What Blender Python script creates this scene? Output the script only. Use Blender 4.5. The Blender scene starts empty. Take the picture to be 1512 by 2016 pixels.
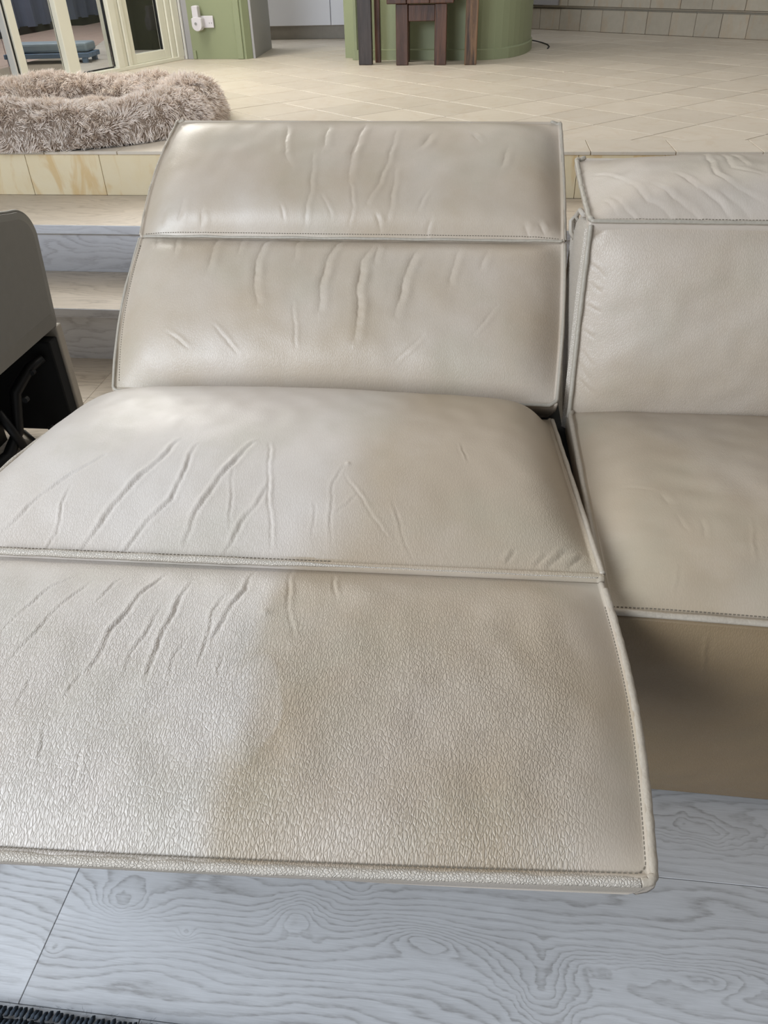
import bpy, bmesh, math, random
import numpy as np
from mathutils import Vector, Matrix
random.seed(5)
S = bpy.context.scene
COL = S.collection

# ------------------------------------------------------------------ camera
def cam_axes(p, y, r):
    p, y, r = map(math.radians, (p, y, r))
    f = np.array([-math.sin(y)*math.cos(p), math.cos(y)*math.cos(p), -math.sin(p)])
    rt = np.array([math.cos(y), math.sin(y), 0.0]); u = np.cross(rt, f)
    return rt*math.cos(r)+u*math.sin(r), -rt*math.sin(r)+u*math.cos(r), f
rt, up, fw = cam_axes(36.2, 7.55, -1.58)
cd = bpy.data.cameras.new('camera'); cam = bpy.data.objects.new('camera', cd); COL.objects.link(cam)
cam.matrix_world = Matrix(((rt[0], up[0], -fw[0], 0), (rt[1], up[1], -fw[1], 0), (rt[2], up[2], -fw[2], 1.15), (0, 0, 0, 1)))
cd.sensor_fit = 'VERTICAL'; cd.sensor_height = 24.0; cd.sensor_width = 18.0
cd.lens = 24.0*1514/2016; cd.clip_start = 0.02; cd.clip_end = 60
S.camera = cam

# ------------------------------------------------------------------ light
w = bpy.data.worlds.new('world'); S.world = w; w.use_nodes = True
w.node_tree.nodes['Background'].inputs[0].default_value = (0.93, 0.96, 1.0, 1)
w.node_tree.nodes['Background'].inputs[1].default_value = 0.27
def area(name, loc, target, sx, sy, power, col):
    l = bpy.data.lights.new(name, 'AREA'); l.shape = 'RECTANGLE'; l.size = sx; l.size_y = sy
    l.energy = power; l.color = col
    o = bpy.data.objects.new(name, l); COL.objects.link(o); o.location = loc
    o.rotation_euler = (Vector(target)-Vector(loc)).to_track_quat('-Z', 'Y').to_euler()
    return o
area('added_light_front_left', (-2.1, -0.4, 1.85), (-0.3, 0.4, 0.20), 1.2, 1.4, 50, (0.74, 0.85, 1.0))  # unseen near lamp, added to steepen the falloff from left to right
area('window_light_front_far', (-2.6, -2.6, 2.1), (-0.3, 1.2, 0.30), 2.6, 1.9, 180, (0.87, 0.93, 1.0))
area('patio_door_light', (-2.45, 5.0, 2.25), (0.3, 4.3, 0.5), 1.8, 1.3, 75, (1.0, 0.96, 0.88))
area('patio_sky_light', (-4.0, 7.6, 3.4), (-3.9, 7.6, 0.4), 2.4, 4.0, 120, (0.95, 0.97, 1.0))
area('ceiling_bounce', (0.3, 4.2, 3.2), (0.0, 3.6, 0.4), 3.5, 3.0, 48, (1.0, 0.92, 0.80))
vs = S.view_settings
vs.view_transform = 'Standard'; vs.look = 'None'; vs.gamma = 1; vs.exposure = 0.0
vs.use_curve_mapping = False

# ------------------------------------------------------------------ node helpers
def srgb(r, g, b):
    f = lambda c: (c/12.92 if c <= 0.04045 else ((c+0.055)/1.055)**2.4)
    return (f(r/255), f(g/255), f(b/255), 1.0)
class NT:
    def __init__(s, name):
        s.m = bpy.data.materials.new(name); s.m.use_nodes = True
        s.t = s.m.node_tree; s.b = s.t.nodes['Principled BSDF']
    def n(s, typ, **k):
        nd = s.t.nodes.new(typ)
        for a, v in k.items(): setattr(nd, a, v)
        return nd
    def put(s, sock, v):
        if v is None: return
        if hasattr(v, 'is_output') or isinstance(v, bpy.types.NodeSocket): s.t.links.new(v, sock)
        else: sock.default_value = v
    def math(s, op, a, b=None, c=None, clamp=False):
        nd = s.n('ShaderNodeMath', operation=op, use_clamp=clamp)
        for i, v in enumerate((a, b, c)): s.put(nd.inputs[i], v)
        return nd.outputs[0]
    def pos(s): return s.n('ShaderNodeNewGeometry').outputs['Position']
    def coord(s, kind='Object'): return s.n('ShaderNodeTexCoord').outputs[kind]
    def attr(s, name, fac=True):
        nd = s.n('ShaderNodeAttribute', attribute_name=name); return nd.outputs['Fac' if fac else 'Vector']
    def mapping(s, v, scale=(1, 1, 1), rot=(0, 0, 0), loc=(0, 0, 0)):
        nd = s.n('ShaderNodeMapping'); s.put(nd.inputs[0], v)
        nd.inputs['Scale'].default_value = scale; nd.inputs['Rotation'].default_value = rot; nd.inputs['Location'].default_value = loc
        return nd.outputs[0]
    def noise(s, v, scale, detail=3, rough=0.5, dist=0.0, color=False):
        nd = s.n('ShaderNodeTexNoise'); s.put(nd.inputs['Vector'], v)
        nd.inputs['Scale'].default_value = scale; nd.inputs['Detail'].default_value = detail
        nd.inputs['Roughness'].default_value = rough; nd.inputs['Distortion'].default_value = dist
        return nd.outputs['Color' if color else 'Fac']
    def vor(s, v, scale, feature='F1', rand=1.0, out='Distance'):
        nd = s.n('ShaderNodeTexVoronoi', feature=feature); s.put(nd.inputs['Vector'], v)
        nd.inputs['Scale'].default_value = scale; nd.inputs['Randomness'].default_value = rand
        return nd.outputs[out]
    def ramp(s, v, stops, interp='LINEAR'):
        nd = s.n('ShaderNodeValToRGB'); s.put(nd.inputs[0], v); cr = nd.color_ramp; cr.interpolation = interp
        while len(cr.elements) > 1: cr.elements.remove(cr.elements[-1])
        cr.elements[0].position = stops[0][0]; c = stops[0][1]; cr.elements[0].color = c if hasattr(c, '__len__') else (c, c, c, 1)
        for p, c in stops[1:]:
            e = cr.elements.new(p); e.color = c if hasattr(c, '__len__') else (c, c, c, 1)
        return nd.outputs[0]
    def mix(s, f, a, b, blend='MIX'):
        nd = s.n('ShaderNodeMix', data_type='RGBA', blend_type=blend)
        s.put(nd.inputs[0], f); s.put(nd.inputs[6], a); s.put(nd.inputs[7], b); return nd.outputs[2]
    def sep(s, v):
        nd = s.n('ShaderNodeSeparateXYZ'); s.put(nd.inputs[0], v); return nd.outputs
    def comb(s, x, y, z):
        nd = s.n('ShaderNodeCombineXYZ')
        for i, v in enumerate((x, y, z)): s.put(nd.inputs[i], v)
        return nd.outputs[0]
    def rnd(s): return s.n('ShaderNodeObjectInfo').outputs['Random']
    def bump(s, h, strength, dist=0.001, normal=None):
        nd = s.n('ShaderNodeBump'); s.put(nd.inputs['Height'], h); s.put(nd.inputs['Strength'], strength)
        nd.inputs['Distance'].default_value = dist
        if normal is not None: s.put(nd.inputs['Normal'], normal)
        return nd.outputs[0]
    def fin(s, col=None, rough=None, normal=None, spec=None, metal=None):
        if col is not None: s.put(s.b.inputs['Base Color'], col)
        if rough is not None: s.put(s.b.inputs['Roughness'], rough)
        if normal is not None: s.put(s.b.inputs['Normal'], normal)
        if spec is not None: s.b.inputs['Specular IOR Level'].default_value = spec
        if metal is not None: s.b.inputs['Metallic'].default_value = metal
        return s.m
def plain(name, col, rough=0.5, spec=None, metal=None, nscale=30, var=0.12, bump=0.0):
    t = NT(name); v = t.coord()
    n = t.noise(v, nscale, 4)
    dark = tuple(c*(1-var) for c in col[:3])+(1,); lite = tuple(min(1, c*(1+var)) for c in col[:3])+(1,)
    c = t.mix(n, dark, lite)
    nm = t.bump(n, bump, 0.002) if bump else None
    return t.fin(c, rough, nm, spec, metal)

# ------------------------------------------------------------------ mesh helpers
def link(name, me, mat=None, parent=None, smooth=False):
    if mat is not None: me.materials.append(mat)
    o = bpy.data.objects.new(name, me); COL.objects.link(o)
    if parent is not None: o.parent = parent
    if smooth: me.polygons.foreach_set('use_smooth', [True]*len(me.polygons))
    return o
def empty(name, loc=(0, 0, 0), label=None, cat=None, kind=None, group=None):
    o = bpy.data.objects.new(name, None); COL.objects.link(o); o.location = loc; o.empty_display_size = 0.05
    return tag(o, label, cat, kind, group)
def tag(o, label=None, cat=None, kind=None, group=None):
    for k, v in (('label', label), ('category', cat), ('kind', kind), ('group', group)):
        if v: o[k] = v
    return o
class MB:
    def __init__(s): s.v = []; s.f = []
    def add(s, vs, fs):
        b = len(s.v); s.v += [tuple(v) for v in vs]; s.f += [tuple(i+b for i in f) for f in fs]; return s
    def box(s, x0, x1, y0, y1, z0, z1, ch=0.0, M=None):
        bm = bmesh.new(); bmesh.ops.create_cube(bm, size=1)
        for v in bm.verts: v.co = Vector(((x0+x1)/2+v.co.x*(x1-x0), (y0+y1)/2+v.co.y*(y1-y0), (z0+z1)/2+v.co.z*(z1-z0)))
        if ch: bmesh.ops.bevel(bm, geom=bm.edges[:], offset=ch, segments=1 if ch < 0.004 else 2, affect='EDGES', profile=0.5)
        if M is not None: bmesh.ops.transform(bm, matrix=M, verts=bm.verts)
        bm.verts.index_update(); s.add([v.co for v in bm.verts], [[v.index for v in f.verts] for f in bm.faces]); bm.free(); return s
    def tube(s, pts, r, n=8, ry=None, cap=True):
        pts = [Vector(p) for p in pts]; m = len(pts); rings = []
        prev = None
        for i, p in enumerate(pts):
            t = (pts[min(i+1, m-1)]-pts[max(i-1, 0)]).normalized()
            a = Vector((0, 0, 1)) if abs(t.z) < 0.9 else Vector((1, 0, 0))
            if prev is not None: a = prev
            sd = t.cross(a).normalized(); a2 = sd.cross(t).normalized(); prev = a2
            rr = r[i] if hasattr(r, '__len__') else r; r2 = rr*(ry or 1)
            rings.append([p+sd*math.cos(2*math.pi*k/n)*rr+a2*math.sin(2*math.pi*k/n)*r2 for k in range(n)])
        vs = [v for rg in rings for v in rg]; fs = []
        for i in range(m-1):
            for k in range(n): fs.append((i*n+k, i*n+(k+1) % n, (i+1)*n+(k+1) % n, (i+1)*n+k))
        if cap: fs += [tuple(range(n))[::-1], tuple((m-1)*n+k for k in range(n))]
        return s.add(vs, fs)
    def prism(s, poly, z0, z1, ch=0.0):
        n = len(poly)
        if ch:
            c = np.mean(np.array(poly), 0); ins = []
            P = np.array(poly, float)
            for i in range(n):
                a, b, d = P[i-1], P[i], P[(i+1) % n]
                e1 = (b-a)/max(np.linalg.norm(b-a), 1e-9); e2 = (d-b)/max(np.linalg.norm(d-b), 1e-9)
                n1 = np.array([-e1[1], e1[0]]); n2 = np.array([-e2[1], e2[0]]); q = n1+n2; q /= max(np.linalg.norm(q), 1e-9)
                ins.append(b+q*ch/max(0.4, q@n1))
            vs = [(x, y, z0) for x, y in poly]+[(x, y, z1-ch) for x, y in poly]+[(x, y, z1) for x, y in ins]
            fs = [tuple(range(n))[::-1]]
            for L in (0, 1):
                for i in range(n): fs.append((L*n+i, L*n+(i+1) % n, (L+1)*n+(i+1) % n, (L+1)*n+i))
            fs.append(tuple(2*n+i for i in range(n)))
        else:
            vs = [(x, y, z0) for x, y in poly]+[(x, y, z1) for x, y in poly]
            fs = [tuple(range(n))[::-1]]+[(i, (i+1) % n, n+(i+1) % n, n+i) for i in range(n)]+[tuple(n+i for i in range(n))]
        return s.add(vs, fs)
    def mesh(s, name='m'):
        me = bpy.data.meshes.new(name); me.from_pydata(s.v, [], s.f); me.update(); return me
    def build(s, name, mat, parent=None, smooth=False):
        return link(name, s.mesh(name), mat, parent, smooth)
def np_mesh(name, V, F, attrs=None, uv=None):
    """fast mesh from numpy; F is (n,3) or (n,4)"""
    me = bpy.data.meshes.new(name); V = np.asarray(V, np.float32); F = np.asarray(F, np.int32); k = F.shape[1]
    me.vertices.add(len(V)); me.vertices.foreach_set('co', V.ravel())
    me.loops.add(F.size); me.loops.foreach_set('vertex_index', F.ravel())
    me.polygons.add(len(F)); me.polygons.foreach_set('loop_start', np.arange(0, F.size, k, dtype=np.int32))
    try: me.polygons.foreach_set('loop_total', np.full(len(F), k, np.int32))
    except Exception: pass
    me.update(calc_edges=True)
    for n, a in (attrs or {}).items():
        a = np.asarray(a, np.float32)
        if a.ndim == 1:
            at = me.attributes.new(n, 'FLOAT', 'POINT'); at.data.foreach_set('value', a)
        else:
            at = me.attributes.new(n, 'FLOAT_VECTOR', 'POINT'); at.data.foreach_set('vector', a.ravel())
    return me

#<<GEO
# ------------------------------------------------------------------ leather sheets (pure numpy)
def vnoise(x, y, seed):
    rs = np.random.RandomState(seed); out = 0*x
    for k in range(7):
        a = rs.uniform(0, 2*np.pi); f = rs.uniform(0.6, 1.5); ph = rs.uniform(0, 6.28)
        out = out+np.sin((x*np.cos(a)+y*np.sin(a))*f*2*np.pi+ph+1.3*np.sin((y*np.cos(a)-x*np.sin(a))*f*3.1+ph*2))
    return out/4.5
class Sheet:
    """A stuffed leather panel: corners A rear/top left, B rear/top right, C front/bottom right, D front/bottom left.
    u runs left to right, v from AB to DC. bow = outward bow of the four edges (left, right, ab, dc) in metres."""
    def __init__(s, A, B, C, D, H, soft, flange=(0, 0, 0, 0), bow=(0, 0, 0, 0), dome=0.4, res=0.0017, skew=0.0, seed=1, lump=0.0015, dsag=0.0, vpeak=0.5):
        A, B, C, D = (np.array(p, float) for p in (A, B, C, D))
        s.W = (np.linalg.norm(B-A)+np.linalg.norm(C-D))/2; s.L = (np.linalg.norm(D-A)+np.linalg.norm(C-B))/2
        nu = int(s.W/res); nv = int(s.L/res); s.nu, s.nv = nu, nv
        u, v = np.meshgrid(np.linspace(0, 1, nu), np.linspace(0, 1, nv)); s.u, s.v = u, v
        U = u[..., None]; Vv = v[..., None]
        P = (1-U)*(1-Vv)*A+U*(1-Vv)*B+U*Vv*C+(1-U)*Vv*D
        eu = ((B-A)+(C-D)); eu /= np.linalg.norm(eu); ev = ((D-A)+(C-B)); ev /= np.linalg.norm(ev)
        n = np.cross(ev, eu); n /= np.linalg.norm(n); s.n = n; s.eu, s.ev = eu, ev
        hu = np.sin(np.pi*v)[..., None]; hv = np.sin(np.pi*u)[..., None]
        P = P-eu*hu*(1-U)*bow[0]+eu*hu*U*bow[1]-ev*hv*(1-Vv)*bow[2]+ev*hv*Vv*bow[3]
        X = u*s.W; Y = v*s.L; s.X, s.Y = X, Y
        de = [X, s.W-X, Y, s.L-Y]; h = np.ones_like(u); s.edge = np.minimum.reduce(de)
        fl = np.zeros_like(u)
        wob = vnoise(X*9, Y*9, seed+9)
        for d, a, f in zip(de, soft, flange):
            dd = np.clip(d-f, 0, None); h = h*(1-np.exp(-(dd/a)**1.25))
            if f: fl = np.maximum(fl, np.where(d < f, 0.0032*np.sqrt(np.clip(np.sin(np.pi*np.clip(d/f, 0, 1)), 0, 1)), 0))
        vp = np.clip(v, 1e-4, 1); e = math.log(0.5)/math.log(vpeak)
        dm = np.sin(np.pi*u)**0.8*np.sin(np.pi*vp**e)**0.8
        s.h = H*h*((1-dome)+dome*dm)+fl-dsag*np.exp(-((u-0.5)/0.3)**2-((v-0.6)/0.25)**2)*h
        inner = np.clip(s.edge/0.06, 0, 1)
        s.h = s.h+inner*lump*(vnoise(X*4.5, Y*4.5, seed)+0.5*vnoise(X*13, Y*13, seed+1))
        s.base = P; s.dirt = np.zeros_like(u); s.grain = np.ones_like(u)
    def crease(s, pts, depth=0.002, wd=0.004, side=0.5):
        """a worn crease along the (u, v) polyline"""
        q = np.array(pts, float)*[s.W, s.L]
        lo = q.min(0)-wd*7; hi = q.max(0)+wd*7
        c0, c1 = [int(np.clip(x/s.W*(s.nu-1), 0, s.nu-1)) for x in (lo[0], hi[0])]
        r0, r1 = [int(np.clip(x/s.L*(s.nv-1), 0, s.nv-1)) for x in (lo[1], hi[1])]
        sl = (slice(r0, r1+1), slice(c0, c1+1)); X = s.X[sl]; Y = s.Y[sl]
        if X.size == 0: return
        seg = np.linalg.norm(np.diff(q, axis=0), axis=1); cum = np.r_[0, np.cumsum(seg)]; T = cum[-1]
        X = X+.0011*np.sin(Y*105+q[0][0]*90)+.0004*np.sin(Y*340+q[0][1]*50); Y = Y+.0006*np.sin(X*190)
        best = np.full(X.shape, 9.0); par = np.zeros(X.shape); sg = np.zeros(X.shape)
        for i in range(len(q)-1):
            a, b = q[i], q[i+1]; d = b-a; L2 = d@d+1e-12
            t = np.clip(((X-a[0])*d[0]+(Y-a[1])*d[1])/L2, 0, 1)
            ex = X-a[0]-t*d[0]; ey = Y-a[1]-t*d[1]; dist = np.hypot(ex, ey); m = dist < best
            best = np.where(m, dist, best); par = np.where(m, (cum[i]+t*seg[i])/T, par); sg = np.where(m, np.sign(ex*d[1]-ey*d[0]), sg)
        tap = np.clip(np.sin(np.pi*np.clip(par*0.94+0.03, 0, 1)), 0, 1)**0.6
        x = best/wd; tap = tap*(.80+.20*np.sin(par*T*90+q[0][0]*40))
        prof = -.55*np.exp(-(x*2.3)**2)-.50*np.exp(-(x*.70)**2)+side*np.exp(-((x-2.4)/1.6)**2)*(1+0.6*sg)
        s.h[sl] += depth*tap*prof
    def bumpat(s, u, v, hgt, r):
        s.h += hgt*np.exp(-(((s.u-u)*s.W)**2+((s.v-v)*s.L)**2)/r**2)
    def points(s): return s.base+s.n*s.h[..., None]
    def at(s, u, v, lift=0.0):
        P = s.points() if not hasattr(s, '_P') else s._P
        s._P = P
        fy = min(max(v, 0), 1)*(s.nv-1); fx = min(max(u, 0), 1)*(s.nu-1); i = min(int(fy), s.nv-2); j = min(int(fx), s.nu-2); a = fy-i; b = fx-j
        return P[i, j]*(1-a)*(1-b)+P[i, j+1]*(1-a)*b+P[i+1, j]*a*(1-b)+P[i+1, j+1]*a*b+s.n*lift

SH = {}
# left (reclined) seat
SH['seat'] = Sheet((-.745, 1.275, .440), (.150, 1.275, .440), (.186, .792, .474), (-.770, .770, .474), .094,
                   (.06, .035, .030, .115), (0, .009, 0, .011), bow=(.02, .0, 0, 0), dome=.30, seed=3, lump=.0010, vpeak=.46)
SH['foot'] = Sheet((-.770, .768, .468), (.186, .790, .468), (.194, .400, .438), (-.755, .350, .438), .034,
                   (.05, .04, .028, .030), (0, .0085, 0, .0095), bow=(.0, .012, 0, .006), dome=.45, seed=5, lump=.0018)
# left back, reclined in two lengths
SH['back'] = Sheet((-.690, 1.529, .684), (.163, 1.529, .684), (.156, 1.276, .468), (-.695, 1.276, .468), .062,
                   (.045, .04, .028, .040), (.006, .006, 0, .006), bow=(.012, .004, 0, 0), dome=.30, seed=7, lump=.0015)
SH['head'] = Sheet((-.690, 1.850, .848), (.160, 1.850, .842), (.163, 1.531, .688), (-.690, 1.531, .688), .058,
                   (.045, .04, .040, .022), (.006, .006, .004, 0), bow=(.012, .002, 0, 0), dome=.30, seed=11, lump=.0015)
# right module
SH['rseat'] = Sheet((.178, 1.300, .452), (1.02, 1.300, .452), (1.02, .742, .442), (.190, .762, .442), .050,
                    (.04, .045, .05, .03), (.008, .008, 0, .010), bow=(0, 0, 0, 0), dome=.40, seed=13, lump=.0018)
SH['rfront'] = Sheet((.190, .758, .438), (1.02, .738, .438), (1.02, .792, .022), (.190, .798, .022), .030,
                     (.03, .03, .035, .05), (0, 0, 0, 0), dome=.5, seed=17, lump=.0015)
SH['rback'] = Sheet((.179, 1.338, .774), (1.01, 1.338, .774), (1.01, 1.282, .440), (.178, 1.282, .440), .036,
                    (.045, .045, .03, .05), (.005, .005, 0, 0), dome=.35, seed=19, lump=.002)
SH['rhead'] = Sheet((.176, 1.640, .812), (1.01, 1.640, .812), (1.01, 1.330, .780), (.178, 1.334, .780), .052,
                    (.05, .05, .05, .028), (.006, .006, .004, .008), dome=.35, seed=23, lump=.002, vpeak=.6)
#>>GEO
#<<CREASES
CREASES={
'seat':[(3,4,[(0.11,0.934),(0.14,0.838),(0.173,0.755),(0.204,0.703),(0.23,0.652)]),(4,4.5,[(0.243,0.986),(0.256,0.921),(0.271,0.859),(0.289,0.783),(0.313,0.71),(0.335,0.641),(0.343,0.586)]),(3.5,4,[(0.304,1.0),(0.32,0.928),(0.339,0.869),(0.363,0.807),(0.372,0.745),(0.374,0.659),(0.378,0.603)]),(4,4.5,[(0.398,0.934),(0.405,0.862),(0.418,0.793),(0.436,0.721),(0.453,0.648),(0.471,0.586)]),(3,4,[(0.46,0.969),(0.471,0.91),(0.484,0.855),(0.494,0.828),(0.506,0.776),(0.512,0.755)]),(2.2,3,[(0.497,0.583),(0.506,0.686),(0.51,0.755),(0.519,0.841),(0.529,0.938)]),(2,3,[(0.186,0.997),(0.199,0.924),(0.193,0.845),(0.195,0.769)]),(1.4,3,[(0.462,0.89),(0.455,0.772),(0.449,0.693)]),(1.3,3,[(0.626,0.697),(0.65,0.769),(0.672,0.828),(0.696,0.897)]),(1.3,3,[(0.615,0.931),(0.611,0.803),(0.61,0.748),(0.622,0.672)]),(1.1,3,[(0.615,0.841),(0.648,0.772)]),(-1,2.5,[(0.805,0.524),(0.814,0.617)]),(3,5,[(0.926,0.962),(0.939,0.938),(0.952,0.903)]),(3,5,[(0.952,0.962),(0.965,0.938),(0.98,0.91)]),(2,4,[(0.908,0.959),(0.924,0.924)]),(2,4,[(0.869,0.955),(0.882,0.917)]),(1,3,[(0.587,0.907),(0.586,0.803)]),(1,3,[(0.733,0.955),(0.716,0.869),(0.703,0.776)])],
'foot':[(2.2,3.5,[(0.213,0.384),(0.224,0.283),(0.242,0.198),(0.27,0.122)]),(2.2,3.5,[(0.242,0.498),(0.256,0.401),(0.265,0.321),(0.279,0.228),(0.299,0.148)]),(3.6,4,[(0.352,0.511),(0.354,0.451),(0.356,0.354),(0.365,0.287),(0.376,0.181),(0.395,0.084)]),(2.2,3.5,[(0.394,0.515),(0.394,0.439),(0.401,0.367),(0.408,0.245)]),(3.4,4,[(0.426,0.532),(0.422,0.447),(0.424,0.354),(0.428,0.228),(0.433,0.135)]),(2.2,3.2,[(0.479,0.473),(0.483,0.401),(0.478,0.283),(0.485,0.194)]),(3,4,[(0.488,0.392),(0.496,0.283),(0.51,0.16),(0.512,0.051)]),(2,3.5,[(0.562,0.008),(0.569,0.173),(0.578,0.278),(0.589,0.354)]),(1.6,3,[(0.317,0.257),(0.327,0.177),(0.338,0.11)]),(1.6,3.5,[(0.624,0.038),(0.633,0.19)]),(1.8,3,[(0.385,0.747),(0.388,0.852)]),(1.8,3,[(0.426,0.536),(0.424,0.46)]),(1.5,3,[(0.342,0.789),(0.329,0.675)]),(1.5,3,[(0.335,0.608),(0.343,0.523),(0.354,0.468)]),(1.3,3,[(0.286,0.646),(0.283,0.532)]),(1.5,3,[(0.451,0.532),(0.449,0.443),(0.456,0.363)]),(1.4,3,[(0.51,0.506),(0.506,0.418)])],
'back':[(4.5,6,[(0.32,0.0),(0.32,0.201),(0.324,0.356),(0.34,0.515)]),(4.5,6,[(0.494,0.0),(0.482,0.16),(0.474,0.366),(0.478,0.552)]),(5,6,[(0.572,0.098),(0.556,0.237),(0.556,0.428),(0.564,0.582),(0.558,0.711)]),(4,6,[(0.68,0.103),(0.658,0.253),(0.65,0.418),(0.642,0.572)]),(3,6,[(0.194,0.0),(0.212,0.17),(0.212,0.309)]),(1.4,3,[(0.42,0.515),(0.432,0.768)]),(1.6,3,[(0.246,0.649),(0.304,0.804)]),(1.4,3,[(0.14,0.686),(0.19,0.778)]),(1.4,3,[(0.706,0.675),(0.648,0.814)]),(3,5,[(0.584,0.103),(0.586,0.253)]),(2.5,5,[(0.766,0.124),(0.754,0.273),(0.752,0.371)]),(2,5,[(0.39,0.0),(0.406,0.227)]),(2.5,5,[(0.044,0.0),(0.058,0.149)]),(3,5,[(0.094,0.0),(0.124,0.18)]),(2,5,[(0.828,0.134),(0.814,0.263)]),(1,3,[(0.856,0.479),(0.808,0.665)]),(2,5,[(0.256,0.0),(0.274,0.186)])],
'head':[(4,6,[(0.521,0.202),(0.511,0.394),(0.503,0.558),(0.505,0.702)]),(3,6,[(0.431,0.24),(0.433,0.447)]),(2.5,4,[(0.601,0.288),(0.591,0.548),(0.575,0.721),(0.549,0.87)]),(2,4,[(0.413,0.505),(0.417,0.774),(0.409,0.904),(0.403,0.962)]),(1.5,3,[(0.505,0.702),(0.519,0.885),(0.507,0.957)]),(3,6,[(0.687,0.298),(0.663,0.438)]),(2.5,5,[(0.782,0.298),(0.8,0.375)]),(1.3,3,[(0.445,0.812),(0.467,0.928)]),(1.3,3,[(0.691,0.764),(0.665,0.899)]),(1.3,3,[(0.349,0.875),(0.355,0.942)]),(3,6,[(0.116,0.822),(0.1,0.942)]),(3,5,[(0.07,0.856),(0.058,0.942)]),(2,5,[(0.164,0.894),(0.154,0.966)]),(2.5,5,[(0.329,0.236),(0.343,0.495),(0.367,0.62)]),(2,4,[(0.611,0.611),(0.605,0.861),(0.597,0.933)]),(2,5,[(0.866,0.409),(0.85,0.582)]),(1.6,4,[(0.571,0.913),(0.581,0.976)]),(1.6,4,[(0.697,0.933),(0.687,0.986)]),(2.5,5,[(0.938,0.928),(0.956,0.971)]),(2.5,5,[(0.904,0.947),(0.918,0.981)])],
'rhead':[(2.6,4,[(0.082,0.674),(0.112,0.878),(0.147,0.934),(0.166,0.994)]),(2.6,4,[(0.123,0.74),(0.162,0.878),(0.196,0.934),(0.221,0.994)]),(3,4,[(0.176,0.657),(0.209,0.818),(0.247,0.906),(0.288,1.0)]),(2.6,4,[(0.264,0.072),(0.247,0.696),(0.284,0.834),(0.337,0.917)]),(2,4,[(0.297,0.072),(0.286,0.608),(0.344,0.729)]),(1.8,3,[(0.047,0.773),(0.076,0.928),(0.098,1.0)]),(1.6,3,[(0.027,0.348),(0.059,0.514),(0.08,0.669)]),(2,4,[(0.311,0.227),(0.317,0.586)]),(1.8,3,[(0.035,0.785),(0.055,0.945)]),(1.8,4,[(0.252,0.856),(0.309,0.961)])],
'rback':[(1.6,3,[(0.01,0.182),(0.029,0.207),(0.039,0.242)]),(1.6,3,[(0.018,0.283),(0.035,0.313)]),(1.6,3,[(0.016,0.384),(0.039,0.414)]),(1.5,3,[(0.014,0.515),(0.035,0.545)]),(1.2,3,[(0.014,0.621),(0.037,0.692)]),(3,6,[(0.01,0.061),(0.031,0.03)]),(1.3,3,[(0.014,0.773),(0.045,0.848)]),(1.3,3,[(0.01,0.677),(0.033,0.763)])],
'rseat':[(2.5,5,[(0.122,0.583),(0.133,0.629)]),(1.2,3,[(0.137,0.67),(0.149,0.741)]),(-1,2.5,[(0.118,0.863),(0.104,0.938)]),(-1,2.5,[(0.259,0.685),(0.237,0.854)]),(1.2,3,[(0.176,0.692),(0.173,0.773)]),(-1,3,[(0.043,0.994),(0.084,0.96)]),(1.2,3,[(0.063,0.533),(0.112,0.564)])],
'rfront':[(-1.2,3,[(0.156,0.033),(0.156,0.106),(0.166,0.216)])],
}
#>>CREASES

for k, L in CREASES.items():
    for dep, wd, q in L:
        kk = (1.0 if k == 'seat' else .85) if k in ('seat', 'foot') else (.8 if k == 'rhead' else .45 if k == 'rseat' else 1.0); SH[k].crease(q, dep*0.00085*kk, wd*0.001*(.56 if k in ('seat', 'foot') else .85), .45)
SH['seat'].bumpat(.63, .66, .002, .003)
SH['foot'].bumpat(.545, .26, .0018, .006)

# ---- worn / cleaned colour masks and grain strength (surface properties of the leather)
def sstep(x): x = np.clip(x, 0, 1); return x*x*(3-2*x)
for k in ('seat', 'foot'):
    s = SH[k]; X = s.base[..., 0]; Y = s.base[..., 1]
    edge = -.262+.008*np.sin(Y*7)+.012*vnoise(X*3, Y*5, 31)+np.where(Y > .85, (Y-.85)*.16, 0)
    soft = np.where(Y > .80, .14, .035+.03*np.abs(np.sin(Y*9)))+0*X
    s.dirt = sstep((X-edge)/soft)
    s.dirt = s.dirt*(0.86+.20*vnoise(X*3, Y*3, 33))+.18*sstep((X-.0)/.2)*(k == 'seat')
    s.dirt = np.clip(s.dirt+(.10 if k == 'seat' else 0), 0, 1.2)
SH['seat'].dirt += .25*np.exp(-((SH['seat'].u-.9)/.12)**2-((SH['seat'].v-.35)/.3)**2)
# wiped, paler smears on the footrest
f = SH['foot']
def smear(s, u, v, ru, rv, rot, amt):
    dx = (s.u-u)*s.W; dy = (s.v-v)*s.L; c, q = math.cos(rot), math.sin(rot)
    a = (dx*c+dy*q)/ru; b = (-dx*q+dy*c)/rv; r = a*a+b*b+.35*vnoise(s.X*11, s.Y*11, 41)
    s.dirt = s.dirt-amt*sstep((1.15-r)/.35)
smear(f, .47, .47, .085, .022, .75, .55); smear(f, .40, .60, .05, .018, .4, .35); smear(f, .56, .60, .03, .07, 0, .3)
for k, g in (('seat', .35), ('foot', 1.0), ('back', .35), ('head', .18), ('rseat', .18), ('rfront', .45), ('rback', .45), ('rhead', .22)):
    SH[k].grain = np.full_like(SH[k].u, g)
SH['seat'].grain = .06+.62*sstep((SH['seat'].v-.25+.10*vnoise(SH['seat'].X*3, SH['seat'].Y*3, 61))/.95)
SH['foot'].grain = (.45+.75*sstep(SH['foot'].v/.5))*(1-.85*sstep((SH['foot'].u-.90)/.07))
r = SH['rseat']
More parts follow.
